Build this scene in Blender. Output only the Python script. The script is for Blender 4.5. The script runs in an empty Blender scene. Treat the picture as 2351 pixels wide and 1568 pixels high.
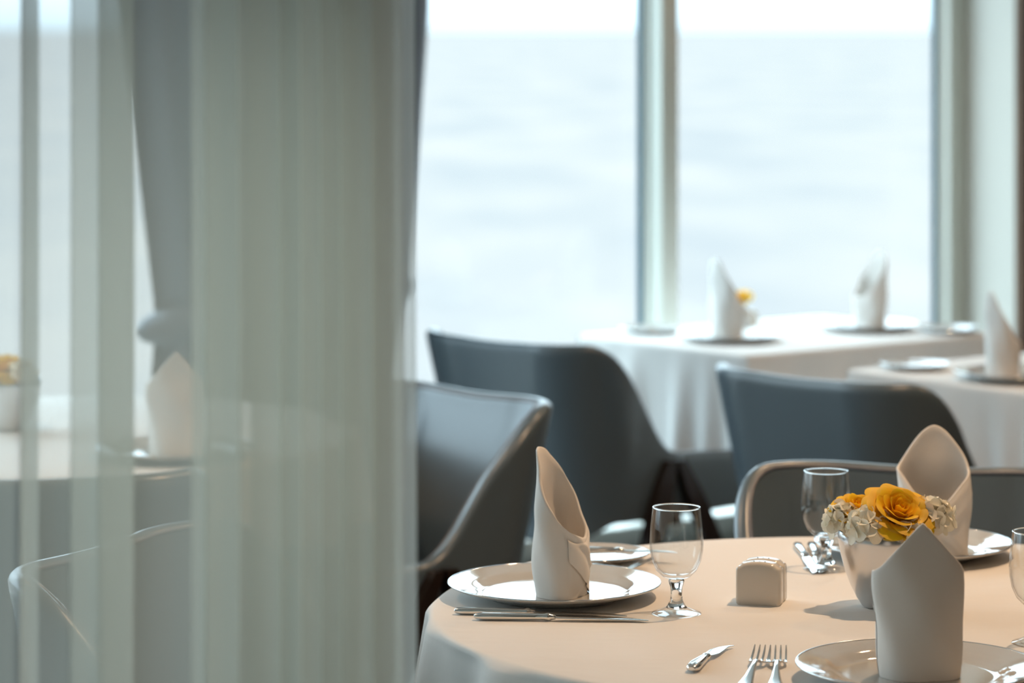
import bpy, bmesh, math, random
from math import sin, cos, pi, radians, sqrt, exp
from mathutils import Vector, Matrix

random.seed(7)
S = bpy.context.scene
C = S.collection

# ------------------------------------------------------------------ camera
F_PX, W_PX, HORIZON = 7000.0, 2351.0, 68.0
CAM_Z, TABLE_Z = 1.572, 0.750
cam_d = bpy.data.cameras.new('camera')
cam = bpy.data.objects.new('camera', cam_d); C.objects.link(cam)
cam.location = (0, 0, CAM_Z); cam.rotation_euler = (pi/2, 0, 0)
cam_d.sensor_width = 36.0
cam_d.lens = F_PX / W_PX * 36.0
cam_d.shift_y = -(784.0 - HORIZON) / W_PX
cam_d.clip_start = 0.05; cam_d.clip_end = 60000
cam_d.dof.use_dof = True
cam_d.dof.focus_distance = 4.16
cam_d.dof.aperture_fstop = 3.8
S.camera = cam

# ------------------------------------------------------------------ exposure, world
S.view_settings.view_transform = 'Standard'
S.view_settings.look = 'None'
S.view_settings.exposure = 0.0
S.view_settings.gamma = 1.0
S.view_settings.use_curve_mapping = False
S.cycles.use_denoising = True
S.cycles.max_bounces = 14
S.cycles.transparent_max_bounces = 24
S.cycles.transmission_bounces = 12
S.cycles.sample_clamp_indirect = 6.0
S.cycles.blur_glossy = 0.6

SKY_LOW, SKY_UP = 1.5, 8.0
world = bpy.data.worlds.new('overcast_sky'); S.world = world
world.use_nodes = True
bg = world.node_tree.nodes['Background']
bg.inputs[0].default_value = (0.70, 0.89, 1.0, 1)
_n = world.node_tree.nodes; _l = world.node_tree.links
_tc = _n.new('ShaderNodeTexCoord'); _sx = _n.new('ShaderNodeSeparateXYZ'); _l.new(_tc.outputs['Generated'], _sx.inputs[0])
_mr = _n.new('ShaderNodeMath'); _mr.operation = 'MAXIMUM'; _mr.inputs[1].default_value = 0.0; _l.new(_sx.outputs['Z'], _mr.inputs[0])
_pw = _n.new('ShaderNodeMath'); _pw.operation = 'POWER'; _pw.inputs[1].default_value = 0.5; _l.new(_mr.outputs[0], _pw.inputs[0])
_ma = _n.new('ShaderNodeMath'); _ma.operation = 'MULTIPLY_ADD'; _ma.inputs[1].default_value = SKY_UP; _ma.inputs[2].default_value = SKY_LOW
_l.new(_pw.outputs[0], _ma.inputs[0]); _l.new(_ma.outputs[0], bg.inputs[1])       # hazy horizon, brighter overcast overhead

# room axes: u runs along the window wall, v points out through the windows
RA = radians(38)
U = Vector((cos(RA), sin(RA), 0)); V = Vector((-sin(RA), cos(RA), 0))
W0 = Vector((0.046, 8.41, 0))
CEIL = 2.6
def P(t, v, z=0.0):
    return W0 + U*t + V*v + Vector((0, 0, z))

# warm recessed ceiling lamps, plus a cool one added to brighten the sheer (x, y, watts)
LAMP_SPOTS = [(0.82, 4.62, 84), (1.15, 6.0, 42), (-1.3, 5.4, 30), (2.3, 7.2, 35), (0.9, 2.2, 22), (0.9, 8.2, 12), (-0.26, 2.35, 135)]  # second added to lift the dark chair side, fifth added as frontal fill
LAMP_COL = (1.0, 0.655, 0.39)

# ------------------------------------------------------------------ materials
def principled(name, col, rough=0.5, metal=0.0, spec=0.5, **kw):
    m = bpy.data.materials.new(name); m.use_nodes = True
    b = m.node_tree.nodes['Principled BSDF']
    b.inputs['Base Color'].default_value = (*col, 1)
    b.inputs['Roughness'].default_value = rough
    b.inputs['Metallic'].default_value = metal
    b.inputs['Specular IOR Level'].default_value = spec
    for k, v in kw.items():
        b.inputs[k].default_value = v
    return m

def bump(m, layers, rot=None):
    """layers: list of (scale, strength, distance, (sx,sy,sz), detail)"""
    nt = m.node_tree; b = nt.nodes['Principled BSDF']
    tc = nt.nodes.new('ShaderNodeTexCoord'); prev = None
    for sc, st, dist, str3, det in layers:
        mp = nt.nodes.new('ShaderNodeMapping'); mp.inputs['Scale'].default_value = str3
        if rot: mp.inputs['Rotation'].default_value = rot
        nz = nt.nodes.new('ShaderNodeTexNoise'); nz.inputs['Scale'].default_value = sc; nz.inputs['Detail'].default_value = det
        bp = nt.nodes.new('ShaderNodeBump'); bp.inputs['Strength'].default_value = st; bp.inputs['Distance'].default_value = dist
        nt.links.new(tc.outputs['Object'], mp.inputs['Vector']); nt.links.new(mp.outputs[0], nz.inputs['Vector'])
        nt.links.new(nz.outputs['Fac'], bp.inputs['Height'])
        if prev: nt.links.new(prev.outputs[0], bp.inputs['Normal'])
        prev = bp
    nt.links.new(prev.outputs[0], b.inputs['Normal'])
    return m

def mottle(m, c1, c2, scale, stretch=(1, 1, 1), detail=4, lo=0.35, hi=0.65):
    nt = m.node_tree; b = nt.nodes['Principled BSDF']
    tc = nt.nodes.new('ShaderNodeTexCoord'); mp = nt.nodes.new('ShaderNodeMapping'); mp.inputs['Scale'].default_value = stretch
    nz = nt.nodes.new('ShaderNodeTexNoise'); nz.inputs['Scale'].default_value = scale; nz.inputs['Detail'].default_value = detail
    cr = nt.nodes.new('ShaderNodeValToRGB')
    cr.color_ramp.elements[0].position = lo; cr.color_ramp.elements[0].color = (*c1, 1)
    cr.color_ramp.elements[1].position = hi; cr.color_ramp.elements[1].color = (*c2, 1)
    nt.links.new(tc.outputs['Object'], mp.inputs['Vector']); nt.links.new(mp.outputs[0], nz.inputs['Vector'])
    nt.links.new(nz.outputs['Fac'], cr.inputs['Fac']); nt.links.new(cr.outputs['Color'], b.inputs['Base Color'])
    return m

M = {}
M['cloth'] = bump(principled('table_linen', (0.80, 0.78, 0.75), 0.85, spec=0.15),
                  [(6, 0.18, 0.02, (1, 1.6, 1), 3), (900, 0.10, 0.001, (1, 1, 1), 1)])
M['napkin'] = bump(principled('napkin_linen', (0.82, 0.79, 0.75), 0.9, spec=0.1),
                   [(35, 0.12, 0.006, (1, 1, 0.5), 3), (1600, 0.15, 0.0006, (1, 1, 1), 1)])
M['porcelain'] = principled('glazed_porcelain', (0.55, 0.54, 0.51), 0.06, spec=0.6, **{'Coat Weight': 0.3, 'Coat Roughness': 0.03})
M['rimline'] = principled('plate_edge_silver', (0.72, 0.74, 0.75), 0.12, 1.0)
M['steel'] = principled('polished_cutlery', (0.78, 0.76, 0.73), 0.13, 1.0)
M['vase'] = bump(principled('brushed_silver', (0.66, 0.66, 0.66), 0.24, 1.0), [(60, 0.05, 0.002, (1, 1, 1), 2)])
M['shaker'] = principled('cream_ceramic', (0.70, 0.65, 0.58), 0.18, spec=0.5)
M['leather'] = bump(principled('grey_leather', (0.098, 0.132, 0.156), 0.31, spec=0.8), [(500, 0.06, 0.0008, (1, 1, 1), 2)])
M['leather_seam'] = principled('leather_piping', (0.19, 0.19, 0.205), 0.38)
M['wood'] = mottle(principled('dark_walnut', (0.03, 0.014, 0.008), 0.35), (0.008, 0.004, 0.003), (0.02, 0.009, 0.005), 20, (8, 8, 1))
M['table_wood'] = mottle(principled('table_wood', (0.1, 0.06, 0.03), 0.5), (0.08, 0.045, 0.02), (0.14, 0.08, 0.04), 12, (1, 8, 1))
M['rose'] = principled('rose_petal', (0.97, 0.52, 0.015), 0.55, spec=0.25, **{'Subsurface Weight': 0.35, 'Subsurface Radius': (1.0, 0.45, 0.06), 'Subsurface Scale': 0.008})
M['hydrangea'] = principled('cream_petal', (0.99, 0.95, 0.80), 0.6, spec=0.2, **{'Subsurface Weight': 0.15, 'Subsurface Radius': (1.0, 0.9, 0.6), 'Subsurface Scale': 0.01})
M['stalk'] = principled('green_stalk', (0.10, 0.18, 0.05), 0.6)
M['carpet'] = bump(mottle(principled('carpet', (0.2, 0.2, 0.2), 0.95, spec=0.05), (0.12, 0.12, 0.12), (0.20, 0.195, 0.18), 25), [(300, 0.5, 0.004, (1, 1, 1), 2)])
M['ceiling'] = bump(principled('ceiling_paint', (0.82, 0.81, 0.78), 0.9), [(80, 0.05, 0.002, (1, 1, 1), 2)])
M['wall'] = bump(principled('wall_paint', (0.62, 0.60, 0.55), 0.8), [(60, 0.05, 0.002, (1, 1, 1), 2)])
M['brown'] = mottle(principled('brown_panel', (0.16, 0.09, 0.05), 0.45), (0.13, 0.07, 0.04), (0.20, 0.115, 0.065), 8, (9, 9, 0.7))
M['pale'] = bump(principled('pale_green_paint', (0.66, 0.645, 0.58), 0.5), [(40, 0.03, 0.002, (1, 1, 1), 2)])
M['frame'] = bump(principled('window_frame_paint', (0.76, 0.77, 0.69), 0.45), [(40, 0.03, 0.002, (1, 1, 1), 2)])
M['frame_light'] = principled('window_bead_paint', (0.80, 0.80, 0.73), 0.45)
M['gasket'] = principled('window_gasket', (0.02, 0.12, 0.18), 0.5)
M['lamp_metal'] = principled('lamp_trim', (0.75, 0.72, 0.68), 0.35, 0.8)
M['drape'] = bump(principled('drape_cloth', (0.26, 0.29, 0.33), 0.85, spec=0.1, **{'Sheen Weight': 0.3}), [(600, 0.1, 0.001, (1, 1, 1), 1)])
M['whitepot'] = principled('white_ceramic', (0.8, 0.8, 0.78), 0.2)

def thin_wall(name, tint, f0, rough=0.0):
    """thin clear wall: passes light straight on, reflects more towards grazing angles (Schlick)"""
    m = bpy.data.materials.new(name); m.use_nodes = True
    nt = m.node_tree; nt.nodes.clear(); N = nt.nodes.new; L = nt.links.new
    o = N('ShaderNodeOutputMaterial'); mx = N('ShaderNodeMixShader'); tr = N('ShaderNodeBsdfTransparent'); gl = N('ShaderNodeBsdfGlossy')
    tr.inputs[0].default_value = (*tint, 1); gl.inputs['Roughness'].default_value = rough
    geo = N('ShaderNodeNewGeometry'); dot = N('ShaderNodeVectorMath'); dot.operation = 'DOT_PRODUCT'
    L(geo.outputs['Normal'], dot.inputs[0]); L(geo.outputs['Incoming'], dot.inputs[1])
    ab = N('ShaderNodeMath'); ab.operation = 'ABSOLUTE'; L(dot.outputs['Value'], ab.inputs[0])
    sub = N('ShaderNodeMath'); sub.operation = 'SUBTRACT'; sub.inputs[0].default_value = 1.0; L(ab.outputs[0], sub.inputs[1])
    pw = N('ShaderNodeMath'); pw.operation = 'POWER'; pw.inputs[1].default_value = 5.0; L(sub.outputs[0], pw.inputs[0])
    ma = N('ShaderNodeMath'); ma.operation = 'MULTIPLY_ADD'; ma.inputs[1].default_value = 1-f0; ma.inputs[2].default_value = f0; L(pw.outputs[0], ma.inputs[0])
    L(ma.outputs[0], mx.inputs[0]); L(tr.outputs[0], mx.inputs[1]); L(gl.outputs[0], mx.inputs[2]); L(mx.outputs[0], o.inputs[0])
    return m
M['pane'] = thin_wall('window_glass', (0.965, 0.985, 0.99), 0.012, 0.01)
M['glass'] = thin_wall('goblet_glass', (0.97, 0.975, 0.975), 0.045)
def solid_glass():
    m = bpy.data.materials.new('stem_glass'); m.use_nodes = True
    nt = m.node_tree; nt.nodes.clear()
    o = nt.nodes.new('ShaderNodeOutputMaterial'); g = nt.nodes.new('ShaderNodeBsdfGlass')
    g.inputs['Color'].default_value = (0.985, 0.99, 0.99, 1); g.inputs['Roughness'].default_value = 0.0; g.inputs['IOR'].default_value = 1.48
    nt.links.new(g.outputs[0], o.inputs[0]); return m
M['stem_glass'] = solid_glass()

def sheer_mat(name, cover, col, trans):
    """open-weave voile: light crosses more threads the more obliquely it passes through the cloth"""
    m = bpy.data.materials.new(name); m.use_nodes = True
    nt = m.node_tree; nt.nodes.clear(); N = nt.nodes.new; L = nt.links.new
    o = N('ShaderNodeOutputMaterial'); mx = N('ShaderNodeMixShader'); body = N('ShaderNodeMixShader')
    df = N('ShaderNodeBsdfDiffuse'); tl = N('ShaderNodeBsdfTranslucent'); tr = N('ShaderNodeBsdfTransparent')
    df.inputs[0].default_value = (*col, 1); tl.inputs[0].default_value = (*col, 1); body.inputs[0].default_value = trans
    geo = N('ShaderNodeNewGeometry'); dot = N('ShaderNodeVectorMath'); dot.operation = 'DOT_PRODUCT'
    L(geo.outputs['Normal'], dot.inputs[0]); L(geo.outputs['Incoming'], dot.inputs[1])
    ab = N('ShaderNodeMath'); ab.operation = 'ABSOLUTE'; L(dot.outputs['Value'], ab.inputs[0])
    mxv = N('ShaderNodeMath'); mxv.operation = 'MAXIMUM'; mxv.inputs[1].default_value = 0.08; L(ab.outputs[0], mxv.inputs[0])
    inv = N('ShaderNodeMath'); inv.operation = 'DIVIDE'; inv.inputs[0].default_value = 1.0; L(mxv.outputs[0], inv.inputs[1])
    pw = N('ShaderNodeMath'); pw.operation = 'POWER'; pw.inputs[0].default_value = 1.0 - cover; L(inv.outputs[0], pw.inputs[1])
    L(pw.outputs[0], mx.inputs[0])          # open fraction
    L(df.outputs[0], body.inputs[1]); L(tl.outputs[0], body.inputs[2])
    L(body.outputs[0], mx.inputs[1]); L(tr.outputs[0], mx.inputs[2])
    L(mx.outputs[0], o.inputs[0]); return m
M['sheer'] = sheer_mat('sheer_voile', 0.42, (0.74, 0.755, 0.715), 0.5)

def sea_mat():
    m = principled('sea_water', (0.065, 0.063, 0.06), 0.8, spec=0.0)
    mottle(m, (0.143, 0.131, 0.126), (0.181, 0.156, 0.140), 0.05, (1, 0.30, 1), 6, 0.34, 0.66)
    return m
M['sea'] = sea_mat()

# ------------------------------------------------------------------ mesh helpers
class MB:
    def __init__(s): s.v = []; s.f = []
    def grid(s, fn, nu, nv, cu=False, cv=False):
        b = len(s.v)
        mu = nu if cu else nu + 1; mv = nv if cv else nv + 1
        for i in range(mu):
            for j in range(mv):
                s.v.append(tuple(fn(i / nu, j / nv)))
        for i in range(nu):
            for j in range(nv):
                a = b + i*mv + j; c = b + ((i+1) % mu)*mv + j
                j1 = (j+1) % mv
                s.f.append((a, c, b + ((i+1) % mu)*mv + j1, b + i*mv + j1))
        return s
    def lathe(s, prof, n=64, M4=None):
        b = len(s.v); k = len(prof)
        for i in range(n):
            a = 2*pi*i/n
            for r, z in prof:
                p = Vector((r*cos(a), r*sin(a), z))
                s.v.append(tuple(M4 @ p if M4 else p))
        for i in range(n):
            for j in range(k-1):
                i1 = (i+1) % n
                s.f.append((b+i*k+j, b+i1*k+j, b+i1*k+j+1, b+i*k+j+1))
        return s
    def box(s, x0, x1, y0, y1, z0, z1):
        b = len(s.v)
        s.v += [(x0,y0,z0),(x1,y0,z0),(x1,y1,z0),(x0,y1,z0),(x0,y0,z1),(x1,y0,z1),(x1,y1,z1),(x0,y1,z1)]
        s.f += [tuple(b+i for i in q) for q in ((0,3,2,1),(4,5,6,7),(0,1,5,4),(1,2,6,5),(2,3,7,6),(3,0,4,7))]
        return s
    def rings(s, rings, cap=True):
        b = len(s.v); n = len(rings[0])
        for r in rings: s.v += [tuple(p) for p in r]
        for i in range(len(rings)-1):
            for j in range(n):
                j1 = (j+1) % n
                s.f.append((b+i*n+j, b+i*n+j1, b+(i+1)*n+j1, b+(i+1)*n+j))
        if cap:
            s.f.append(tuple(b+j for j in reversed(range(n))))
            s.f.append(tuple(b+(len(rings)-1)*n+j for j in range(n)))
        return s
    def sweep(s, st, n=14, e=2.4):
        """stations (x, y, z, width, thickness): a bar running along x"""
        R = []
        for x, y, z, w, t in st:
            ring = []
            for k in range(n):
                a = 2*pi*k/n; c, d = cos(a), sin(a)
                ring.append((x, y + w/2*math.copysign(abs(c)**(2/e), c), z + t/2*math.copysign(abs(d)**(2/e), d)))
            R.append(ring)
        return s.rings(R)
    def tube(s, pts, rad, n=10):
        pts = [Vector(p) for p in pts]; R = []
        up = Vector((0, 0, 1))
        for i, p in enumerate(pts):
            d = (pts[min(i+1, len(pts)-1)] - pts[max(i-1, 0)]).normalized()
            a = d.cross(up)
            if a.length < 1e-3: a = d.cross(Vector((1, 0, 0)))
            a.normalize(); b2 = a.cross(d).normalized()
            r = rad(i/(len(pts)-1)) if callable(rad) else rad
            R.append([p + (a*cos(2*pi*k/n) + b2*sin(2*pi*k/n))*r for k in range(n)])
        return s.rings(R)
    def build(s, name, mat, parent=None, smooth=True, angle=40, bevel=0, seg=3):
        me = bpy.data.meshes.new(name)
        me.from_pydata(s.v, [], s.f); me.update()
        bm = bmesh.new(); bm.from_mesh(me)
        bmesh.ops.remove_doubles(bm, verts=bm.verts, dist=1e-6)
        if bevel:
            bmesh.ops.bevel(bm, geom=list(bm.edges), offset=bevel, segments=seg, profile=0.5, affect='EDGES')
        bmesh.ops.recalc_face_normals(bm, faces=bm.faces)
        bm.to_mesh(me); bm.free()
        if smooth:
            for p in me.polygons: p.use_smooth = True
            me.set_sharp_from_angle(angle=radians(angle))
        me.materials.append(mat)
        o = bpy.data.objects.new(name, me); C.objects.link(o)
        if parent: o.parent = parent
        return o

def thing(name, label, cat, loc=(0, 0, 0), rz=0, group=None):
    o = bpy.data.objects.new(name, None); C.objects.link(o)
    o.empty_display_size = 0.05
    o.location = loc; o.rotation_euler = (0, 0, rz)
    o['label'] = label; o['category'] = cat
    if group: o['group'] = group
    return o

def tag(o, label, cat, group=None):
    o['label'] = label; o['category'] = cat
    if group: o['group'] = group
    return o

def struct(o, label=None):
    o['kind'] = 'structure'
    if label: o['label'] = label
    return o

def dup(root, label, loc, rz=0, group=None, scale=None):
    def cp(o, par):
        c = o.copy(); C.objects.link(c)
        if par: c.parent = par
        for ch in o.children: cp(ch, c)
        return c
    r = cp(root, None)
    r.location = loc; r.rotation_euler = (0, 0, rz); r['label'] = label
    if group: r['group'] = group
    if scale: r.scale = (scale,)*3
    return r

def place(o, loc, rz):
    o.location = loc; o.rotation_euler = (0, 0, rz)
    return o

def inwall(o):
    o.location = W0; o.rotation_euler = (0, 0, RA); return o

# ------------------------------------------------------------------ setting
T0, T1, VB = -7.2, 4.2, -11.0      # room extents along u, and behind
o = MB().box(T0-.2, T1+.2, VB-.2, 0.2, -0.1, 0).build('floor', M['carpet'], smooth=False); struct(inwall(o), 'grey carpet floor')
o = MB().box(T0-.2, T1+.2, VB-.2, 0.2, CEIL, CEIL+0.1).build('ceiling', M['ceiling'], smooth=False); struct(inwall(o), 'plain ceiling')
o = MB().box(T0-.2, T0, VB, 0.2, 0, CEIL).build('wall_left', M['wall'], smooth=False); struct(inwall(o), 'left wall')
o = MB().box(T1, T1+.2, VB, 0.2, 0, CEIL).build('wall_right', M['brown'], smooth=False); struct(inwall(o), 'brown right wall')
o = MB().box(T0-.2, T1+.2, VB-.2, VB, 0, CEIL).build('wall_front', M['wall'], smooth=False); struct(inwall(o), 'wall behind the camera')
# window wall: low kerb, head, and the column with its pale side face
SILL, HEAD = 0.185, 2.42
TC = 1.669
wb = MB().box(T0, 1.62, -0.02, 0.2, 0, SILL-0.055).box(T0, 1.62, -0.02, 0.2, HEAD, CEIL)
o = wb.build('wall_back', M['frame'], smooth=False); struct(inwall(o), 'low wall and lintel framing the sea windows')
o = MB().box(T0, 1.62, -0.10, 0.12, SILL-0.055, SILL).build('trim_1', M['frame_light'], smooth=True, bevel=0.008); struct(inwall(o), 'pale window ledge low under the glass')
o = MB().box(TC, TC+0.6, -0.262, 0.014, 0, CEIL).build('trim_2', M['pale'], smooth=False); struct(inwall(o), 'pale green side of the column right of the windows')
o = MB().box(TC+0.004, T1, -0.285, -0.262, 0, CEIL).build('trim_3', M['brown'], smooth=False); struct(inwall(o), 'brown wood facing right of the pale column')

MUL = [0.412, -0.86, -2.06, -3.26, -4.46, -5.66]       # left faces of the mullions
edges = [(MUL[0]+0.062, 1.600)] + [(MUL[i+1]+0.062, MUL[i]) for i in range(5)]
for i, (a, b) in enumerate(edges):
    w = bpy.data.objects.new('window_%d' % (i+1), None); C.objects.link(w); inwall(w)
    struct(w, 'tall window onto the sea, ' + ['right of the mullion', 'left of the mullion', 'behind the tied drape', 'beyond the sheer', 'far left', 'leftmost'][i])
    MB().box(a, b, 0.0, 0.012, SILL, HEAD).build('pane', M['pane'], w, smooth=False)
    g = MB()
    g.box(b-0.022, b, -0.012, -0.002, SILL, HEAD)
    g.box(a, a+0.012, -0.012, -0.002, SILL, HEAD)
    g.build('gasket', M['gasket'], w, smooth=False)
    if i > 0 or True:
        f = MB()
        f.box(b, b+0.062 if i else b+0.02, -0.085 if i else -0.03, 0.014, SILL, HEAD)
        f.build('mullion' if i else 'jamb', M['frame'], w, smooth=True, bevel=0.004)
        MB().box(b-0.010, b+0.001, -0.030, -0.012, SILL, HEAD).build('glazing_bead', M['frame_light'], w, smooth=False)
o = MB().box(1.600, TC, -0.06, 0.014, SILL, HEAD).build('trim_4', M['frame'], smooth=True, bevel=0.006); struct(inwall(o), 'grey frame post at the right end of the windows')

sea = MB().grid(lambda a, b: ((a-.5)*50000, (b)*40000 + 12, 0), 4, 4).build('sea', M['sea'], smooth=False)
sea.location = (0, 0, -16); struct(sea, 'pale overcast sea to the horizon')

# ------------------------------------------------------------------ ceiling lamps (unseen fittings above the frame)
def downlight(x, y, watts, label):
    t = thing('ceiling_downlight', label, 'lamp', (x, y, CEIL), 0, 'recessed ceiling downlights')
    MB().lathe([(0.040, 0.0), (0.058, 0.0), (0.060, -0.004), (0.056, -0.008), (0.044, -0.008), (0.040, 0.0)], 40).build('trim_ring', M['lamp_metal'], t)
    l = bpy.data.lights.new('bulb', 'SPOT'); l.energy = watts; l.color = LAMP_COL
    if y == 2.35: l.color = (0.88, 1.0, 0.90)  # cool fill lamp, added only to brighten the sheer
    l.spot_size = radians(72 if y == 2.35 else 125); l.spot_blend = 0.6; l.shadow_soft_size = 0.035
    lo = bpy.data.objects.new('bulb', l); C.objects.link(lo); lo.parent = t; lo.location = (0, 0, -0.03)
    return t
for i, (x, y, wt) in enumerate(LAMP_SPOTS):
    downlight(x, y, wt, ['warm ceiling downlight over the right of the round table', 'added warm fill downlight between the round table and the grey chairs', 'warm ceiling downlight over the left table',
                         'warm ceiling downlight over the right window table', 'added warm fill downlight near the viewer', 'warm ceiling downlight over the far window table', 'added fill downlight brightening the front of the sheer curtain'][i])

# ------------------------------------------------------------------ tables and cloths
def round_table(cx, cy, R, label, clabel):
    t = thing('round_table', label, 'table', (cx, cy, 0))
    MB().lathe([(0, 0.715), (R-0.02, 0.715), (R-0.012, 0.72), (R-0.012, 0.738), (R-0.02, 0.742), (0, 0.742)], 96).build('tabletop', M['table_wood'], t)
    MB().lathe([(0, 0.715), (0.10, 0.715), (0.05, 0.68), (0.04, 0.4), (0.045, 0.1), (0.06, 0.05), (0.24, 0.02), (0.26, 0.0), (0, 0.0)], 48).build('pedestal', M['wood'], t)
    ph = [random.uniform(0, 6.28) for _ in range(4)]
    def fn(a, b):
        th = 2*pi*a
        if b < 0.5:                      # flat top
            r = R*0.985*(b/0.5)**0.8; z = TABLE_Z + 0.0006*sin(9*th+ph[0])*sin(12*b)
        else:
            q = (b-0.5)/0.5
            if q < 0.3:
                k = q/0.3*pi/2; r = R*0.985 + 0.012*sin(k); z = TABLE_Z - 0.012*(1-cos(k)); am = 0.007*(q/0.3)**2
            else:
                k = (q-0.3)/0.7; r = R*0.985 + 0.012 + 0.012*k; z = TABLE_Z - 0.012 - 0.163*k; am = 0.007 + 0.026*k
            r += am*(0.6*sin(17*th+ph[1]) + 0.5*sin(11*th+ph[2]) + 0.35*sin(29*th+ph[3]))
        return (r*cos(th), r*sin(th), z)
    c = MB().grid(fn, 256, 40, cu=True).build('tablecloth', M['cloth'], angle=80)
    c.location = (cx, cy, 0); tag(c, clabel, 'tablecloth')
    return t

def rect_table(cx, cy, lx, ly, rz, label, clabel, drop):
    t = thing('window_table', label, 'table', (cx, cy, 0), rz)
    MB().box(-lx/2+.012, lx/2-.012, -ly/2+.012, ly/2-.012, 0.712, 0.742).build('tabletop', M['table_wood'], t, bevel=0.006)
    MB().lathe([(0, 0.712), (0.10, 0.712), (0.05, 0.68), (0.04, 0.4), (0.045, 0.1), (0.06, 0.05), (0.2, 0.02), (0.22, 0.0), (0, 0.0)], 40).build('pedestal', M['wood'], t)
    ph = [random.uniform(0, 6.28) for _ in range(4)]
    per = 2*(lx+ly); rc = 0.03
    def plan(s):                          # rounded rectangle by arc length, with corner nearness
        s = s % per; seq = [(lx, (-lx/2, -ly/2), (1, 0)), (ly, (lx/2, -ly/2), (0, 1)), (lx, (lx/2, ly/2), (-1, 0)), (ly, (-lx/2, ly/2), (0, -1))]
        for L_, p0, d in seq:
            if s <= L_:
                cn = min(s, L_-s); nrm = (d[1], -d[0]); x, y = p0[0]+d[0]*s, p0[1]+d[1]*s
                k = max(0, 1-cn/rc)**2*rc*0.30; sg = 1 if s < L_/2 else -1
                x += d[0]*sg*0 - nrm[0]*k; y += d[1]*sg*0 - nrm[1]*k
                w = max(0, 1-cn/0.16)
                if cn < 0.1:              # turn the normal around the corner
                    od = (-d[0]*sg, -d[1]*sg); f = 0.5*(1-cn/0.1)
                    nx, ny = nrm[0]*(1-f)+od[0]*f, nrm[1]*(1-f)+od[1]*f
                    l_ = sqrt(nx*nx+ny*ny); nrm = (nx/l_, ny/l_)
                return x, y, nrm, w, s
            s -= L_
    def fn(a, b):
        x, y, n, w, _ = plan(a*per)
        if b < 0.4:
            k = b/0.4; return (x*k*0.99, y*k*0.99, TABLE_Z)
        q = (b-0.4)/0.6
        if q < 0.25:
            k = q/0.25*pi/2; off = 0.010*sin(k); z = TABLE_Z - 0.010*(1-cos(k)); am = 0
        else:
            k = (q-0.25)/0.75; off = 0.010 + 0.006*k; z = TABLE_Z - 0.010 - (drop-0.01)*k; am = k
        off += am*(0.016*sin(24*a*per+ph[0]) + 0.011*sin(41*a*per+ph[1]) + 0.008*sin(63*a*per+ph[2]) + 0.05*w*w)
        return (x+n[0]*off, y+n[1]*off, z - am*0.0)
    c = MB().grid(fn, 320, 30, cu=True).build('tablecloth', M['cloth'], angle=80)
    c.location = (cx, cy, 0); c.rotation_euler = (0, 0, rz); tag(c, clabel, 'tablecloth')
    return t

TC1 = Vector((0.516, 4.317, 0)); TR = 0.635
round_table(TC1.x, TC1.y, TR, 'round dining table in the right foreground under a peach-lit cloth', 'white cloth on the round table in the right foreground')
TC3 = Vector((-0.95, 6.22, 0))
round_table(TC3.x, TC3.y, TR, 'round dining table seen through the sheer curtain', 'white cloth on the round table behind the sheer curtain')
P1 = Vector((0.60, 7.70, 0)); LX, LY = 0.90, 0.68
FT = lambda a, b, z=0.0: P1 + U*a + V*b + Vector((0, 0, z))
c = FT(LX/2, LY/2); rect_table(c.x, c.y, LX, LY, RA, 'rectangular table standing against the mullion of the sea windows', 'white cloth with two standing napkins, on the table nearest the windows', 0.33)
Q1 = Vector((0.813, 7.375, 0))
MT = lambda a, b, z=0.0: Q1 + U*a - V*b + Vector((0, 0, z))
c = MT(LX/2, LY/2); rect_table(c.x, c.y, LX, LY, RA, 'rectangular table cut off by the right edge of the photo', 'white cloth on the table cut off by the right edge of the photo', 0.33)

# ------------------------------------------------------------------ tableware builders
def make_plate(R=0.155):
    t = thing('charger_plate', '', 'plate')
    k = R/0.155
    MB().lathe([(0, 0.002), (0.085*k, 0.002), (0.088*k, 0.0), (0.095*k, 0.0), (0.099*k, 0.004), (0.135*k, 0.0135), (0.1525*k, 0.0195), (0.1545*k, 0.0212),
                (0.1535*k, 0.0226), (0.145*k, 0.0212), (0.125*k, 0.0170), (0.112*k, 0.0142), (0.107*k, 0.0105), (0.101*k, 0.0082), (0.093*k, 0.0075), (0, 0.0075)], 128).build('dish', M['porcelain'], t, angle=60)
    ring = [(0.1537*k + 0.0013*cos(a), 0.0219 + 0.0013*sin(a)) for a in [2*pi*i/10 for i in range(11)]]
    MB().lathe(ring, 128).build('rim_band', M['rimline'], t)['label'] = 'thin silver rim line'
    return t

def make_bread_plate():
    t = thing('bread_plate', '', 'plate'); k = 0.53
    MB().lathe([(0, 0.002), (0.07*k, 0.002), (0.075*k, 0.0), (0.085*k, 0.0), (0.09*k, 0.004), (0.135*k, 0.009), (0.153*k, 0.013), (0.155*k, 0.0142),
                (0.153*k, 0.0152), (0.13*k, 0.0115), (0.108*k, 0.0085), (0.1*k, 0.0065), (0.093*k, 0.006), (0, 0.006)], 96).build('dish', M['porcelain'], t, angle=60)
    ring = [(0.1537*k + 0.001*cos(a), 0.0146 + 0.001*sin(a)) for a in [2*pi*i/8 for i in range(9)]]
    MB().lathe(ring, 96).build('rim_band', M['rimline'], t)['label'] = 'thin silver rim line'
    return t

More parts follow.
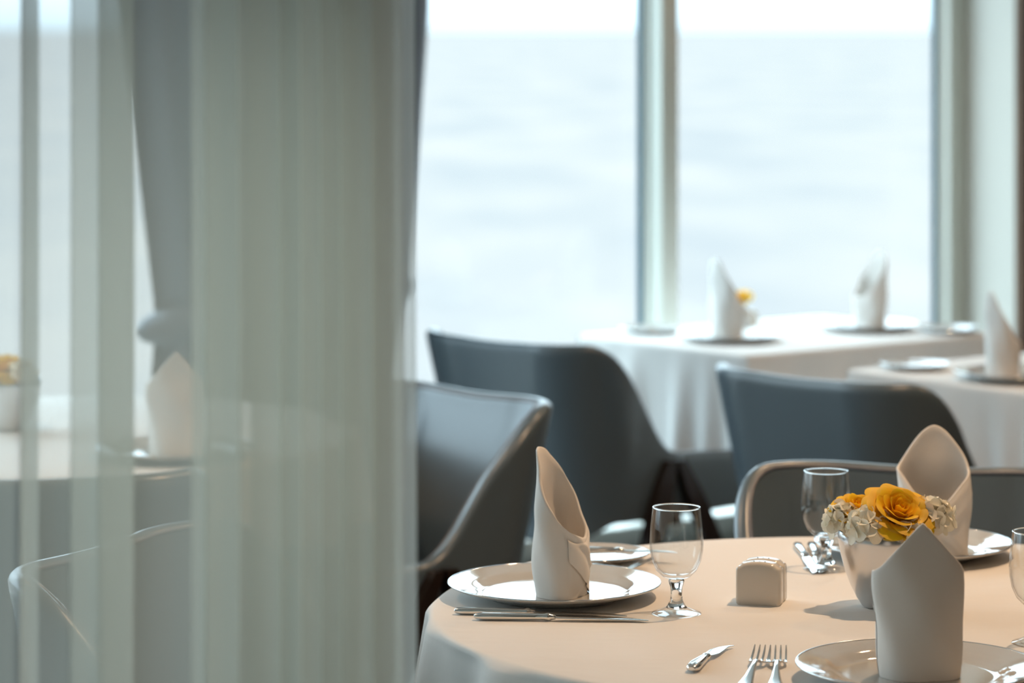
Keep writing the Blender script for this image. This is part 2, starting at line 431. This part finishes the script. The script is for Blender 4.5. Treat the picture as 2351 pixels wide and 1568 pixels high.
def make_goblet():
    t = thing('water_goblet', '', 'glass')
    MB().lathe([(0, 0.0020), (0.028, 0.0010), (0.0335, 0.0), (0.035, 0.0012), (0.0338, 0.0028), (0.024, 0.0058), (0.0140, 0.0105)], 64).build('foot', M['glass'], t, angle=80)
    MB().lathe([(0, 0.006), (0.0150, 0.0095), (0.0140, 0.0108), (0.0092, 0.019), (0.0078, 0.028), (0.0086, 0.038),
                (0.0108, 0.0445), (0.0112, 0.047), (0.0102, 0.0495), (0, 0.0495)], 48).build('stem', M['stem_glass'], t, angle=80)
    MB().lathe([(0.0331 + 0.0011*cos(q), 0.1502 + 0.0011*sin(q)) for q in [2*pi*i/8 for i in range(9)]], 64).build('rim', M['stem_glass'], t, angle=80)
    MB().lathe([(0, 0.0496), (0.012, 0.0500), (0.020, 0.0535), (0.0285, 0.062), (0.0348, 0.076), (0.0376, 0.091), (0.0380, 0.103), (0.0368, 0.124), (0.0338, 0.1495), (0.0333, 0.1508),
                (0.0325, 0.1512), (0.0318, 0.1505), (0.0320, 0.1490), (0.0352, 0.124), (0.0364, 0.103), (0.0360, 0.091), (0.0331, 0.077), (0.027, 0.0645), (0.019, 0.0575), (0.009, 0.0555), (0, 0.0552)], 64).build('bowl', M['glass'], t, angle=80)
    return t

def make_napkin(seed=0, tip=.196, ep=1.05, en=1.05, sp_=.130, sn=.130, side=False):
    rnd = random.Random(seed); p1, p2, p3 = [rnd.uniform(0, 6.28) for _ in range(3)]
    a, b = 0.037, 0.0575
    def rimz(ph):
        s = abs(sin(ph))
        if side:
            q = (1-cos(ph))/2
            tab = ([(0,.209),(.04,.204),(.1,.195),(.24,.180),(.54,.146),(.78,.114),(.94,.093),(1,.082)] if sin(ph) > 0 else
                   [(0,.209),(.04,.196),(.15,.168),(.37,.139),(.6,.113),(.8,.095),(1,.082)])
            for (qa, za), (qb, zb) in zip(tab, tab[1:]):
                if q <= qb: return za + (zb-za)*(q-qa)/(qb-qa)
            return .082
        e, sh = (ep, sp_) if sin(ph) > 0 else (en, sn)
        if cos(ph) > 0: return tip - (tip-sh)*s**e
        return 0.064 + (sh-0.064)*(1-(1-s)**0.8)
    def pos(ph, z, off, wob=1.0):
        k = 0.875 + 0.125*min(1, z/0.12)**0.8
        aa = a*(1.0 + 0.05*sin(pi*min(1, z/0.14)))
        x, y = -aa*cos(ph), b*k*sin(ph)
        n = Vector((-cos(ph)/aa, sin(ph)/b, 0)).normalized()
        if cos(ph) > 0 and z > 0.125: x += (z-0.125)*0.04*cos(ph)    # tip leans in a little
        pw = ph % (2*pi)
        if pi*.5 < pw < pi*1.5:            # diagonal creases where the corner is tucked round the front
            fade = min(1, (pw-pi*.5)*3, (pi*1.5-pw)*3)
            d = z - (.012 + .050*(pw-pi*.72)); e = z - (.085 - .045*(pw-pi*.6))
            off += fade*(.0022*exp(-(d/.006)**2) - .0018*exp(-((d+.013)/.007)**2) + .0016*exp(-(e/.006)**2) - .0012*exp(-((e+.012)/.007)**2))
        w = wob*0.0016*(sin(3*ph+p1+z*30) + 0.7*sin(5*ph+p2-z*45) + 0.5*sin(z*70+p3))
        return Vector((x, y, z)) + n*(off+w)
    m = MB()
    def outer(u, v):      # wall: up the outside, over the lip, down the inside
        ph = -pi + 2*pi*u; zr = rimz(ph)
        if v < 0.5: return pos(ph, zr*(v/0.5), 0.0)
        if v < 0.56:
            k = (v-0.5)/0.06*pi; return pos(ph, zr + 0.0022*sin(k), -0.0022*(1-cos(k)))
        return pos(ph, zr*(1-(v-0.56)/0.44), -0.0044)
    m.grid(outer, 96, 50, cu=True)
    def wrap(u, v):       # the outer corner wrapped across the front, with a slanting hem
        ph = radians(98) + radians(140)*u
        top = rimz(ph)*(1.0) - 0.002 - 0.02*max(0, u-.55)
        lo = 0.0 if u < 0.45 else 0.0 + 0.055*((u-0.45)/0.55)**1.2
        if v < 0.5: return pos(ph, lo + (top-lo)*(v/0.5), 0.0008 + 0.0024*min(1, u*6))
        return pos(ph, lo + (top-lo)*(1-(v-0.5)/0.5), 0.0003)
    m.grid(wrap, 60, 32)
    o = m.build('napkin', M['napkin'], angle=70)
    tag(o, '', 'napkin')
    return o

def make_knife():
    t = thing('table_knife', '', 'knife')
    MB().sweep([(0, 0, .0055, .006, .004), (.003, 0, .0055, .011, .008), (.012, 0, .0055, .0145, .0105), (.045, 0, .0055, .0135, .0100), (.085, 0, .0055, .0115, .0090), (.098, 0, .0055, .0105, .0090),
                (.101, 0, .0055, .0135, .0110), (.105, 0, .0055, .0135, .0110), (.108, 0, .0055, .009, .0085), (.114, 0, .0055, .0095, .006)], 18).build('handle', M['steel'], t)
    MB().sweep([(.112, 0, .0055, .010, .0035), (.12, .001, .005, .0155, .0024), (.15, .001, .0045, .0185, .0018), (.19, .001, .004, .0190, .0016), (.22, .0, .0035, .0160, .0014), (.236, -.003, .003, .009, .0012), (.243, -.006, .003, .002, .001)], 12, 1.8).build('blade', M['steel'], t)
    return t

def make_butter_knife():
    t = thing('butter_knife', '', 'knife')
    m = MB().sweep([(0, 0, .0055, .008, .004), (.003, 0, .0055, .014, .008), (.012, 0, .0055, .0185, .0105), (.03, 0, .0055, .0165, .0095), (.06, 0, .0055, .0125, .0085), (.075, 0, .0055, .010, .008), (.078, 0, .0055, .012, .0095), (.083, 0, .0055, .012, .009), (.088, 0, .0055, .009, .006)], 18)
    for s in (-.0045, 0, .0045):      # fluting on the handle
        m.sweep([(.006, s*1.0, .0098, .001, .0012), (.02, s*1.1, .0105, .0022, .002), (.05, s*.8, .0096, .0018, .0018), (.073, s*.5, .0092, .001, .0012)], 8)
    m.build('handle', M['steel'], t)
    MB().sweep([(.086, 0, .0055, .009, .003), (.094, -.001, .005, .0165, .0022), (.11, -.0015, .0045, .0185, .0018), (.13, -.002, .0045, .0185, .0016), (.148, -.004, .004, .0150, .0014), (.160, -.009, .004, .0095, .0012), (.169, -.0155, .0035, .003, .001)], 12, 1.8).build('blade', M['steel'], t)
    return t

def make_fork():
    t = thing('table_fork', '', 'fork')
    MB().sweep([(0, 0, .0025, .010, .002), (.004, 0, .0028, .0185, .0034), (.02, 0, .0032, .0205, .0040), (.06, 0, .0055, .0130, .0042), (.10, 0, .0095, .0075, .0045), (.125, 0, .0115, .0062, .0045), (.135, 0, .0105, .0085, .0035)], 14).build('handle', M['steel'], t)
    h = MB().sweep([(.133, 0, .0108, .008, .003), (.139, 0, .0088, .0165, .0026), (.147, 0, .0064, .0235, .0024), (.155, 0, .0048, .0255, .0024)], 14)
    for k in (-1.5, -.5, .5, 1.5):
        y = k*.0071
        h.sweep([(.153, y, .0050, .0044, .0024), (.160, y, .0044, .0037, .0024), (.176, y, .0064, .0033, .0022), (.192, y*.98, .0115, .0028, .002), (.2035, y*.96, .0170, .0016, .0014)], 8)
    h.build('tines', M['steel'], t)
    return t

def make_spoon():
    t = thing('table_spoon', '', 'spoon')
    MB().sweep([(0, 0, .0025, .010, .002), (.004, 0, .0028, .0175, .0034), (.02, 0, .0032, .0190, .0040), (.06, 0, .0055, .0125, .0042), (.10, 0, .0095, .0075, .0045), (.13, 0, .0120, .0065, .0045), (.142, 0, .0115, .010, .003)], 14).build('handle', M['steel'], t)
    def bowl(u, v):
        th = 2*pi*u
        if v <= .5: r = v/.5; dz = .0
        else: r = 1-(v-.5)/.5; dz = .0013
        x = .172 + .034*r*cos(th); y = .0205*r*sin(th)*(1-.12*cos(th))
        return (x, y, .0015 + .0105*r**2 + dz)
    MB().grid(bowl, 40, 20, cu=True).build('bowl', M['steel'], t, angle=80)
    return t

def make_shaker(label):
    w, h, d = .065, .060, .0285
    prof = []
    n = 14
    prof += [(-w/2+.004, 0), (w/2-.004, 0)]
    prof += [(w/2-.004+.004*sin(k*pi/8), .004-.004*cos(k*pi/8)) for k in range(1, 5)]
    prof += [(w/2, h-.014)]
    for k in range(1, 5): prof.append((w/2-.005+.005*cos(k*pi/8), h-.011+.005*sin(k*pi/8)))
    for k in range(1, n): 
        x = (w/2-.006)*(1-2*k/n); prof.append((x, h-.005+.006*(1-(x/(w/2))**2)))
    for k in range(4, 0, -1): prof.append((-w/2+.005-.005*cos(k*pi/8), h-.011+.005*sin(k*pi/8)))
    prof += [(-w/2, h-.014)]
    prof += [(-w/2+.004-.004*sin(k*pi/8), .004-.004*cos(k*pi/8)) for k in range(4, 0, -1)]
    t = thing('salt_shaker', label, 'shaker')
    R = []
    for y, ins in ((-d/2, .0042), (-d/2+.0012, .0016), (-d/2+.004, 0), (d/2-.004, 0), (d/2-.0012, .0016), (d/2, .0042)):
        ring = []
        for x, z in prof:
            cx, cz = 0, h/2
            kx = 1-ins/(w/2); kz = 1-ins/(h/2)
            ring.append((x*kx, y, max(0, cz+(z-cz)*kz) if z > .001 else 0.0))
        R.append(ring)
    MB().rings(R).build('body', M['shaker'], t, angle=50)
    hl = MB()
    for k in (-1, 0, 1): hl.lathe([(0, .0002), (.0012, .0002), (.0012, -.002), (0, -.002)], 10, Matrix.Translation((k*.008, 0, h+.001-.0001*abs(k))))
    hl.build('pour_holes', M['wood'], t)
    return t

def make_vase():
    t = thing('flower_bowl', '', 'vase')
    MB().lathe([(0, .0), (.029, .0), (.033, .002), (.041, .014), (.0495, .031), (.0575, .052), (.0635, .075), (.0672, .096), (.0672, .104), (.0655, .108), (.0640, .107), (.0648, .096), (.061, .075), (.055, .052), (.047, .031), (.036, .014), (0, .008)], 72).build('bowl', M['vase'], t, angle=60)
    return t

# ------------------------------------------------------------------ flowers
def petal_mesh(r, h, opn, half, curl, seed, rot):
    rnd = random.Random(seed); a0, a1 = rnd.uniform(-1, 1), rnd.uniform(0, 6.28)
    m = MB()
    def f(u, v, off):
        q = 2*u-1
        wd = half*(0.45 + 0.55*sin(pi*min(.62, v*.62+.04)/ .62*.5))*(1 - .16*max(0, v-.75)/.25*1.0)
        rim = 1 - 0.10*q*q - 0.06*abs(q)**4 + .035*sin(3*q+a1)
        vv = v*rim
        ang = rot + q*wd
        rad = r*(.25+.75*vv**.65) + opn*vv**2.6 + curl*vv**6*(1+.5*a0*q) + off + .10*r*q*q*vv
        z = h*vv**.9 - (opn*.55+curl*.5)*vv**5 + .0012*sin(5*q+a1)*v
        return (rad*cos(ang), rad*sin(ang), z)
    m.grid(lambda u, v: f(u, v, 0) if v <= .5 and False else f(u, v, 0), 12, 12)
    n0 = len(m.v)
    # give the petal thickness
    m2 = MB()
    def g(u, v):
        if v < .5: return f(u, v*2, 0)
        return f(u, (1-v)*2, -.0007)
    m2.grid(g, 12, 24)
    return m2

def make_rose(label, scale=1.0, seed=1):
    t = thing('yellow_rose', label, 'flower', group='yellow roses in the silver bowl')
    rnd = random.Random(seed)
    layers = [(3, .0045, .030, .000, 1.5, .000), (3, .0085, .033, .0005, 1.3, .0005), (4, .0135, .034, .0015, 1.05, .0015), (5, .0190, .034, .003, .90, .003),
              (5, .0245, .032, .006, .85, .0045), (6, .0290, .029, .010, .78, .006), (6, .0310, .024, .0155, .72, .006)]
    k = 0
    for n, r, h, op, half, cu in layers:
        base = rnd.uniform(0, 6.28)
        for i in range(n):
            k += 1
            pm = petal_mesh(r*scale, h*scale*rnd.uniform(.95, 1.05), op*scale*rnd.uniform(.8, 1.2), half, cu*scale, seed*100+k, base + 2*pi*i/n + rnd.uniform(-.1, .1))
            pm.build('petal', M['rose'], t, angle=80)
    MB().lathe([(0, .0), (.010*scale, .001), (.012*scale, .006), (.006*scale, .010), (0, .011)], 16).build('calyx', M['stalk'], t)
    MB().tube([(0, 0, .003), (0, 0, -.03), (0, 0, -.06)], .0025, 8).build('stem', M['stalk'], t)
    return t

def floret_mesh(sz, seed):
    rnd = random.Random(seed); m = MB()
    for i in range(4):
        a = pi/2*i + rnd.uniform(-.12, .12); k = rnd.uniform(.85, 1.15); lift = rnd.uniform(.1, .5)
        def g(u, v):
            if v < .5: q, off = v*2, 0
            else: q, off = (1-v)*2, -.0006
            w = sin(pi*min(1, q*.86+.08))**.6*sz*.56*k
            x = sz*k*q; y = (2*u-1)*w; z = lift*sz*q*q + .22*y*y/sz + off
            return (x*cos(a)-y*sin(a), x*sin(a)+y*cos(a), z)
        m.grid(g, 6, 12)
    return m

def make_hydrangea(label, loc, rad, n, seed, sz=.0165):
    rnd = random.Random(seed)
    t = thing('hydrangea_head', label, 'flower', loc, group='cream hydrangea heads around the roses')
    for i in range(n):
        z = 1 - 1.25*(i+.5)/n; ph = i*2.39996 + seed; s = sqrt(max(0, 1-z*z))
        d = Vector((s*cos(ph), s*sin(ph), z))
        o = floret_mesh(sz*rnd.uniform(.85, 1.15), seed*50+i).build('floret', M['hydrangea'], t, angle=80)
        o.rotation_mode = 'QUATERNION'
        o.rotation_quaternion = d.to_track_quat('Z', 'Y') @ Matrix.Rotation(rnd.uniform(0, 6), 3, 'Z').to_quaternion()
        o.location = d*rad*rnd.uniform(.85, 1.08)
    MB().lathe([(0, -rad*.8), (rad*.45, -rad*.5), (rad*.7, 0), (rad*.5, rad*.45), (0, rad*.7)], 16).build('core', M['hydrangea'], t)
    return t

# ------------------------------------------------------------------ chair
def make_chair(label):
    t = thing('tub_chair', label, 'chair', group='grey leather tub chairs')
    Wd, xb, xf, rc = 0.272, -0.27, 0.27, 0.15
    segs = [('l', xf-(xb+rc)), ('c', rc*pi/2), ('l', 2*(Wd-rc)), ('c', rc*pi/2), ('l', xf-(xb+rc))]
    tot = sum(s[1] for s in segs)
    def plan(s):
        d = s*tot
        L0, L1, L2 = segs[0][1], segs[1][1], segs[2][1]
        if d < L0: return Vector((xf-d, -Wd, 0)), Vector((0, -1, 0))
        d -= L0
        if d < L1:
            a = d/rc; return Vector((xb+rc-rc*sin(a), -Wd+rc-rc*cos(a), 0)), Vector((-sin(a), -cos(a), 0))
        d -= L1
        if d < L2: return Vector((xb, -Wd+rc+d, 0)), Vector((-1, 0, 0))
        d -= L2
        if d < L1:
            a = d/rc; return Vector((xb+rc-rc*cos(a), Wd-rc+rc*sin(a), 0)), Vector((-cos(a), sin(a), 0))
        d -= L1
        return Vector((xb+rc+d, Wd, 0)), Vector((0, 1, 0))
    ARM, TOP, BOT = 0.548, 0.832, 0.395
    def smooth(a, b, x):
        x = max(0, min(1, (x-a)/(b-a))); return x*x*(3-2*x)
    def topz(s):
        d = min(s, 1-s)*tot            # distance from the arm tip along the shell
        da = 0.23; dbk = segs[0][1] + segs[1][1]*0.55   # arm end -> back corner
        k = max(0, min(1, (d-da)/(dbk-da)))
        e1, e2 = 0.34, 0.26
        if k < e1: kk = k*k/(2*e1)
        elif k < 1-e2: kk = e1/2 + (k-e1)
        else: kk = e1/2 + (1-e2-e1) + e2/2 - (1-k)**2/(2*e2)
        kk /= 1 - e1/2 - e2/2
        z = ARM + (TOP-ARM)*kk - 0.012*(1-smooth(0, .25, d))
        return z + 0.010*smooth(dbk, tot/2, d)*0 - 0.006*smooth(dbk, tot/2, d)
    def flare(s, z):
        p, n = plan(s)
        k = max(0, (z-0.40)/0.43)
        return k*(0.035*abs(n.y) + 0.085*max(0, -n.x))
    TH = 0.032
    def shell(s, w):
        p, n = plan(s); zt = topz(s)
        bot = BOT - 0.05*smooth(.3, 1, -n.x)
        def at(z, inn): return p + n*(flare(s, z) - inn) + Vector((0, 0, z))
        zr = zt - TH/2
        if w < 0.45: return at(bot + (zr-bot)*(w/0.45), 0)
        if w < 0.60:
            k = (w-0.45)/0.15*pi
            return at(zr, 0) + Vector((0, 0, TH/2*sin(k))) - n*(TH/2*(1-cos(k)))
        q = (w-0.60)/0.40
        pad = 0.016*sin(pi*min(1, q*1.1))      # upholstery swells inward
        return at(zr + (bot-zr)*q, TH + pad)
    m = MB().grid(shell, 120, 48)
    nv = 49
    m.f.append(tuple(range(nv))); m.f.append(tuple(120*nv + j for j in reversed(range(nv))))
    m.build('backrest', M['leather'], t, angle=60)
    # piping along the inner edge of the rim
    pts = []
    for i in range(97):
        s = i/96; p, n = plan(s); zt = topz(s) - TH/2
        pts.append(p + n*(flare(s, zt) - TH*0.93) + Vector((0, 0, zt + TH*0.24)))
    MB().tube(pts, 0.0035, 8).build('piping', M['leather_seam'], t)
    # seat cushion
    def seat(u, v):
        th = 2*pi*u; c, s_ = cos(th), sin(th); e = 2/5
        x = math.copysign(abs(c)**e, c); y = math.copysign(abs(s_)**e, s_)
        if v < .25: r, z = v/.25*.96, .405
        elif v < .75:
            k = (v-.25)/.5; r = .96 + .04*sin(pi*k); z = .405 + .062*k
        else: r = (1-(v-.75)/.25)*.96; z = .467 + .014*(1-(r)**3)
        return (.035 + x*.235*r, y*(.218 if x < .5 else .222)*r, z)
    MB().grid(seat, 64, 32, cu=True).build('seat', M['leather'], t, angle=60)
    # A-frame legs rising to the arm on each side: front and rear blades
    for sd in (-1, 1):
        for (x0, x1, wt, wb_) in ((0.016, 0.30, .066, .030), (-0.016, -0.20, .078, .036)):
            R = []
            for k in range(9):
                q = k/8; z = 0.535*(1-q); x = x0 + (x1-x0)*q; w = wt*(1-q)*min(1, .35+q*3.2) + wb_*q
                y = sd*(Wd + 0.014 + 0.006*(1-q) + .02*q); th = .024
                R.append([(x-w/2, y-th/2, z), (x+w/2, y-th/2, z), (x+w/2, y+th/2, z), (x-w/2, y+th/2, z)])
            MB().rings(R).build('leg', M['wood'], t, angle=30, bevel=0)
    # cross rail under the seat
    MB().box(-.02, .04, -Wd-.01, Wd+.01, .375, .405).build('rail', M['wood'], t, bevel=.004)
    return t

def chair_at(proto, first, label, back, deg):
    f = Vector((cos(radians(deg)), sin(radians(deg)), 0))
    o = Vector((back[0], back[1], 0)) + f*0.345
    if first:
        proto['label'] = label; return place(proto, o, radians(deg))
    return dup(proto, label, o, radians(deg))

chair = make_chair('')
chair_at(chair, True, 'grey tub chair facing left, its shiny inner back partly behind the sheer edge', (-0.065, 6.30), 221)
chair_at(chair, False, 'dark grey tub chair in front of the left window, seen from behind', (-0.06, 7.33), 43)
chair_at(chair, False, 'blue-grey tub chair seen from behind, pushed to the table cut off at right', (0.60, 6.54), 42)
chair_at(chair, False, 'brownish grey tub chair facing the viewer across the round foreground table', (0.715, 5.215), 256)
chair_at(chair, False, 'grey tub chair at lower left, close behind the sheer curtain, facing right', (-0.61, 4.40), -24)
chair_at(chair, False, 'grey tub chair behind the sheer, its back to the viewer, at the veiled round table', (-0.80, 5.05), 98)

# ------------------------------------------------------------------ foreground table setting
Z = TABLE_Z
PL, PF, PB = Vector((.061, 4.42, Z)), Vector((.513, 3.85, Z)), Vector((.628, 4.77, Z))
plate = make_plate()
plate['label'] = 'glossy charger plate with a silver rim under the left standing napkin'; plate['group'] = 'charger plates'; place(plate, PL, 0)
dup(plate, 'glossy charger plate with a silver rim in the lower right corner, nearest the viewer', PF)
dup(plate, 'glossy charger plate with a silver rim behind the flower bowl', PB)

NZ = Vector((0, 0, .0078))
nap = make_napkin(1, side=True); nap['label'] = 'folded white napkin with a tall left point on the left foreground plate'; nap['group'] = 'standing folded napkins'
place(nap, PL + NZ + Vector((.010, -.02, 0)), radians(-14))
n2 = make_napkin(2, .196, 1.1, 1.1, .132, .132); n2['group'] = nap['group']; n2['label'] = 'folded white napkin with a house-shaped back on the nearest plate at lower right'; place(n2, PF + NZ + Vector((0, -.01, 0)), radians(90))
n3 = make_napkin(3, .192, 1.7, 1.7, .126, .130); n3['group'] = nap['group']; n3['label'] = 'folded napkin with an open pointed hood behind the yellow flowers'; place(n3, PB + NZ + Vector((.030, -.02, 0)), radians(-98))

gob = make_goblet(); gob['label'] = 'empty stemmed goblet right of the left foreground plate'; gob['group'] = 'stemmed water goblets'
place(gob, (.2313, 4.288, Z), 0)
dup(gob, 'empty stemmed goblet left of the flower bowl, near the far edge of the round table', (.478, 4.64, Z), .5)
dup(gob, 'empty stemmed goblet cut off by the right edge of the photo', (.7035, 4.08, Z), 1.0)

kn = make_knife(); kn['group'] = 'table knives'
kn['label'] = 'farther of the two table knives in front of the left plate'; place(kn, (-.081, 4.285, Z), radians(-5))
dup(kn, 'nearer of the two table knives in front of the left plate', (-.053, 4.245, Z), radians(-3))
dup(kn, 'left one of two shiny knives behind the middle goblet', (.452, 4.84, Z), radians(-88))
dup(kn, 'right one of two shiny knives behind the middle goblet', (.475, 4.845, Z), radians(-91))

fk = make_fork(); fk['group'] = 'table forks'
fk['label'] = 'left one of two golden-lit forks at the bottom of the photo'; place(fk, (.287, 3.79, Z), math.atan2(.199, .041))
dup(fk, 'right one of two golden-lit forks at the bottom of the photo', (.326, 3.785, Z), math.atan2(.2, .022))
dup(fk, 'nearer of two forks lying behind the left foreground plate', (.002, 4.612, Z), radians(3))
dup(fk, 'farther of two forks, between the left foreground plate and the bread plate', (.012, 4.642, Z), radians(1))

bk = make_butter_knife(); bk['group'] = 'small butter knives'
bk['label'] = 'small butter knife with curved blade lying alone left of the forks'; place(bk, (.229, 3.895, Z), math.atan2(.16, .05))
bp = make_bread_plate(); bp['label'] = 'small bread plate behind the left foreground napkin'; bp['group'] = 'bread plates'; place(bp, (.131, 4.715, Z), 0)
dup(bk, 'small butter knife across the bread plate behind the left napkin', (.085, 4.70, Z+.0135), radians(2))

sp = make_spoon(); sp['label'] = 'shiny spoon cut off by the right edge, beside the nearest plate'; place(sp, (.700, 3.80, Z), radians(92))

sh = make_shaker('cream salt shaker with arched top, nearer half of the pair on the round table'); sh['group'] = 'salt and pepper shakers'
place(sh, (.3545, 4.365, Z), radians(-15))
ca = radians(-15)
s2 = dup(sh, 'cream pepper shaker nestled behind the salt shaker on the round table', (.3545 - .0292*sin(ca), 4.365 + .0292*cos(ca), Z), ca); s2.name = 'pepper_shaker'

VC = Vector((.532, 4.345, Z))
va = make_vase(); va['label'] = 'brushed silver bowl holding roses and hydrangeas in the middle of the round table'; place(va, VC, 0)
r1 = make_rose('large open yellow rose on top of the silver bowl', 1.12, 3)
r1.location = VC + Vector((.010, -.030, .126)); r1.rotation_euler = (radians(38), radians(4), 0.3)
r2 = make_rose('smaller yellow rose at the left of the silver bowl', .86, 5)
r2.location = VC + Vector((-.038, -.002, .126)); r2.rotation_euler = (radians(12), radians(-18), 1.2)
r3 = make_rose('yellow rose low at the back of the silver bowl', .8, 8)
r3.location = VC + Vector((.02, .040, .106)); r3.rotation_euler = (radians(-20), radians(10), 0.2)
make_hydrangea('cream hydrangea head at front left of the silver bowl, below the smaller rose', VC + Vector((-.030, -.046, .119)), .024, 24, 1)
make_hydrangea('cream hydrangea head spilling over the left lip of the silver bowl', VC + Vector((-.062, -.014, .124)), .020, 20, 2)
make_hydrangea('cream hydrangea head at the right of the large rose', VC + Vector((.064, -.014, .127)), .026, 24, 3)
make_hydrangea('cream hydrangea head at front right of the silver bowl, below the large rose', VC + Vector((.032, -.056, .108)), .017, 18, 4)

# ------------------------------------------------------------------ table by the windows
FP1, FP2 = FT(.20, .30, Z), FT(.69, .28, Z)
dup(plate, 'blurred charger plate at the left end of the window table', FP1, 0, scale=.88)
dup(plate, 'blurred charger plate at the right end of the window table', FP2, 0, scale=.88)
n4 = make_napkin(4, side=True); n4['group'] = nap['group']; n4['label'] = 'blurred napkin with its point at left, beside the yellow blossom on the window table'
place(n4, FP1 + Vector((-.006, 0, .0075)), radians(24))
def nap_copy(src, label, loc, rz, sc=.94):
    return dup(src, label, loc, rz, scale=sc)
nap_copy(n4, 'blurred napkin with its point at right, against the right window', FP2 + Vector((.010, 0, .0075)), radians(206), 1.0)
dup(bp, 'blurred bread plate left of the mullion on the window table', FT(.17, .585, Z))
dup(bp, 'blurred bread plate at the right corner of the window table', FT(.81, .09, Z))
bv = thing('bud_vase', 'small white vase behind the left napkin on the window table', 'vase', FT(.40, .47, Z))
MB().lathe([(0, 0), (.020, 0), (.026, .01), (.027, .035), (.022, .055), (.019, .062), (.017, .06), (.02, .035), (0, .01)], 40).build('body', M['whitepot'], bv)
fr = dup(r2, 'single yellow rose in the small white vase on the window table', FT(.40, .47, Z+.075), 0)
fr.rotation_euler = (radians(20), radians(-25), 0); fr['group'] = 'yellow roses by the windows'
dup(sh, 'small grey shaker right of the white vase on the window table', FT(.50, .55, Z), radians(5), scale=.75)

# table at the right edge
MP = MT(.16, .40, Z)
dup(plate, 'blurred charger plate on the table cut off at right', MP, 0, scale=.95)
nap_copy(n4, 'blurred napkin standing at the right edge of the photo', MP + Vector((-.036, -.01, .0078)), radians(14), .95)
dup(bp, 'blurred bread plate on the corner of the table cut off at right', MT(.135, .09, Z))

# table behind the sheer
LP = Vector((-.645, 5.86, Z))
dup(plate, 'charger plate veiled by the sheer curtain', LP)
nap_copy(n2, 'tan napkin veiled by the sheer curtain', LP + Vector((0, 0, .0078)), radians(95), 1.0)
v2 = dup(va, 'flower bowl veiled by the sheer at the left edge of the photo', Vector((-1.035, 6.25, Z)))
v2['group'] = 'flower bowls'; va['group'] = 'flower bowls'
fr2 = dup(r1, 'yellow rose veiled by the sheer at the left edge of the photo', Vector((-1.035, 6.24, Z+.112)))
fr2['group'] = 'veiled flowers'; fr2.rotation_euler = (radians(20), 0, 0)
make_hydrangea('cream hydrangea head veiled by the sheer at the left edge', Vector((-1.005, 6.22, Z+.115)), .025, 18, 6)['group'] = 'veiled flowers'

# ------------------------------------------------------------------ curtains
def sheer_curtain():
    # the cloth doubles back on itself in the gathers: turning points along x, in metres
    D = 3.0
    def px(p): return (p-1175.5)/F_PX*D
    turns = [-3100, -2700, -2790, -2300, -2420, -1900, -2000, -1500, -1640, -1100, -1230, -760, -880, -420, -520, -120, -230,
             78, 50, 298, 165, 300, 228, 538, 440, 545, 470, 640, 548, 690, 575, 730, 640, 800, 690, 840, 735, 890, 780, 922, 850, 948]
    pts = []
    for i, p in enumerate(turns):
        pts.append((px(p), (.019 if i % 2 else -.019)*(1 + .25*sin(i*2.3)) - .0012*(i % 5)))
    pts[-1] = (pts[-1][0], .045)
    path = []
    NS = 14
    for i in range(len(pts)-1):
        (xa, ya), (xb, yb) = pts[i], pts[i+1]
        k = .035 if i % 2 == 0 else .035
        for j in range(NS):
            q = j/NS; h = q*q*(3-2*q)
            h10 = q**3-2*q*q+q; h11 = q**3-q*q
            sa = -1 if i % 2 == 0 else 1        # at a turn the cloth runs in depth only
            ta, tb = (-k if i % 2 else k)*-1, (-k if (i+1) % 2 else k)*-1
            path.append((xa+(xb-xa)*h, ya+(yb-ya)*h + (h10*ta + h11*tb)*0.6))
    path.append(pts[-1])
    n = len(path)-1
    m = MB()
    def f(u, v):
        i = int(round(u*n)); x, y = path[i]
        z = 0.02 + (CEIL-0.02)*v
        return (x + .004*sin(2.0*z + 3*x)*(1-v), D + y*(1 - .10*v) + .003*sin(7*z+x*6), z)
    m.grid(f, n, 20)
    o = m.build('sheer_curtain', M['sheer'], angle=80)
    tag(o, 'translucent greyish sheer curtain hanging over the left of the photo', 'curtain')
sheer_curtain()

def drape():
    t = thing('tied_drape', 'heavy blue-grey drape gathered at the windows, veiled by the sheer', 'curtain', W0, RA)
    # edges along u at each height: straight fall to the tie, then slack below
    def lerp_tab(z, tab):
        for (z0, a), (z1, b) in zip(tab, tab[1:]):
            if z0 <= z <= z1: return a + (b-a)*(z-z0)/(z1-z0)
        return tab[-1][1]
    left = [(0, -1.36), (.76, -1.31), (.86, -1.30), (1.6, -1.40), (2.6, -1.52)]
    right = [(0, -.66), (.60, -.60), (.895, -.535), (.915, -.525), (1.6, -.465), (2.6, -.44)]
    def f(u, v, off):
        z = .01 + (CEIL-.01)*v
        a, b = lerp_tab(z, left), lerp_tab(z, right)
        x = a + (b-a)*u
        y = -.17 + .022*sin(2*pi*6*u + .6*sin(9*u)) + off
        return (x, y, z)
    m = MB()
    m.grid(lambda u, v: f(u, v, 0), 220, 40)
    m.build('panel', M['drape'], t, angle=80)
    # tie-back band with its loose loop at the left
    b = MB()
    def band(u, v):
        x = -1.355 + .822*u; zc = .835 + .075*u; e = min(1, u/.09, (1-u)/.03 + .02)
        h = .095*(.12+.88*sqrt(max(0, e))); d = .046*(.12+.88*sqrt(max(0, e)))
        th = 2*pi*v; return (x, -.172 + d*cos(th), zc + h/2*sin(th))
    b.grid(band, 60, 16, cv=True)
    b.build('tie_back', M['drape'], t, angle=80)
drape()
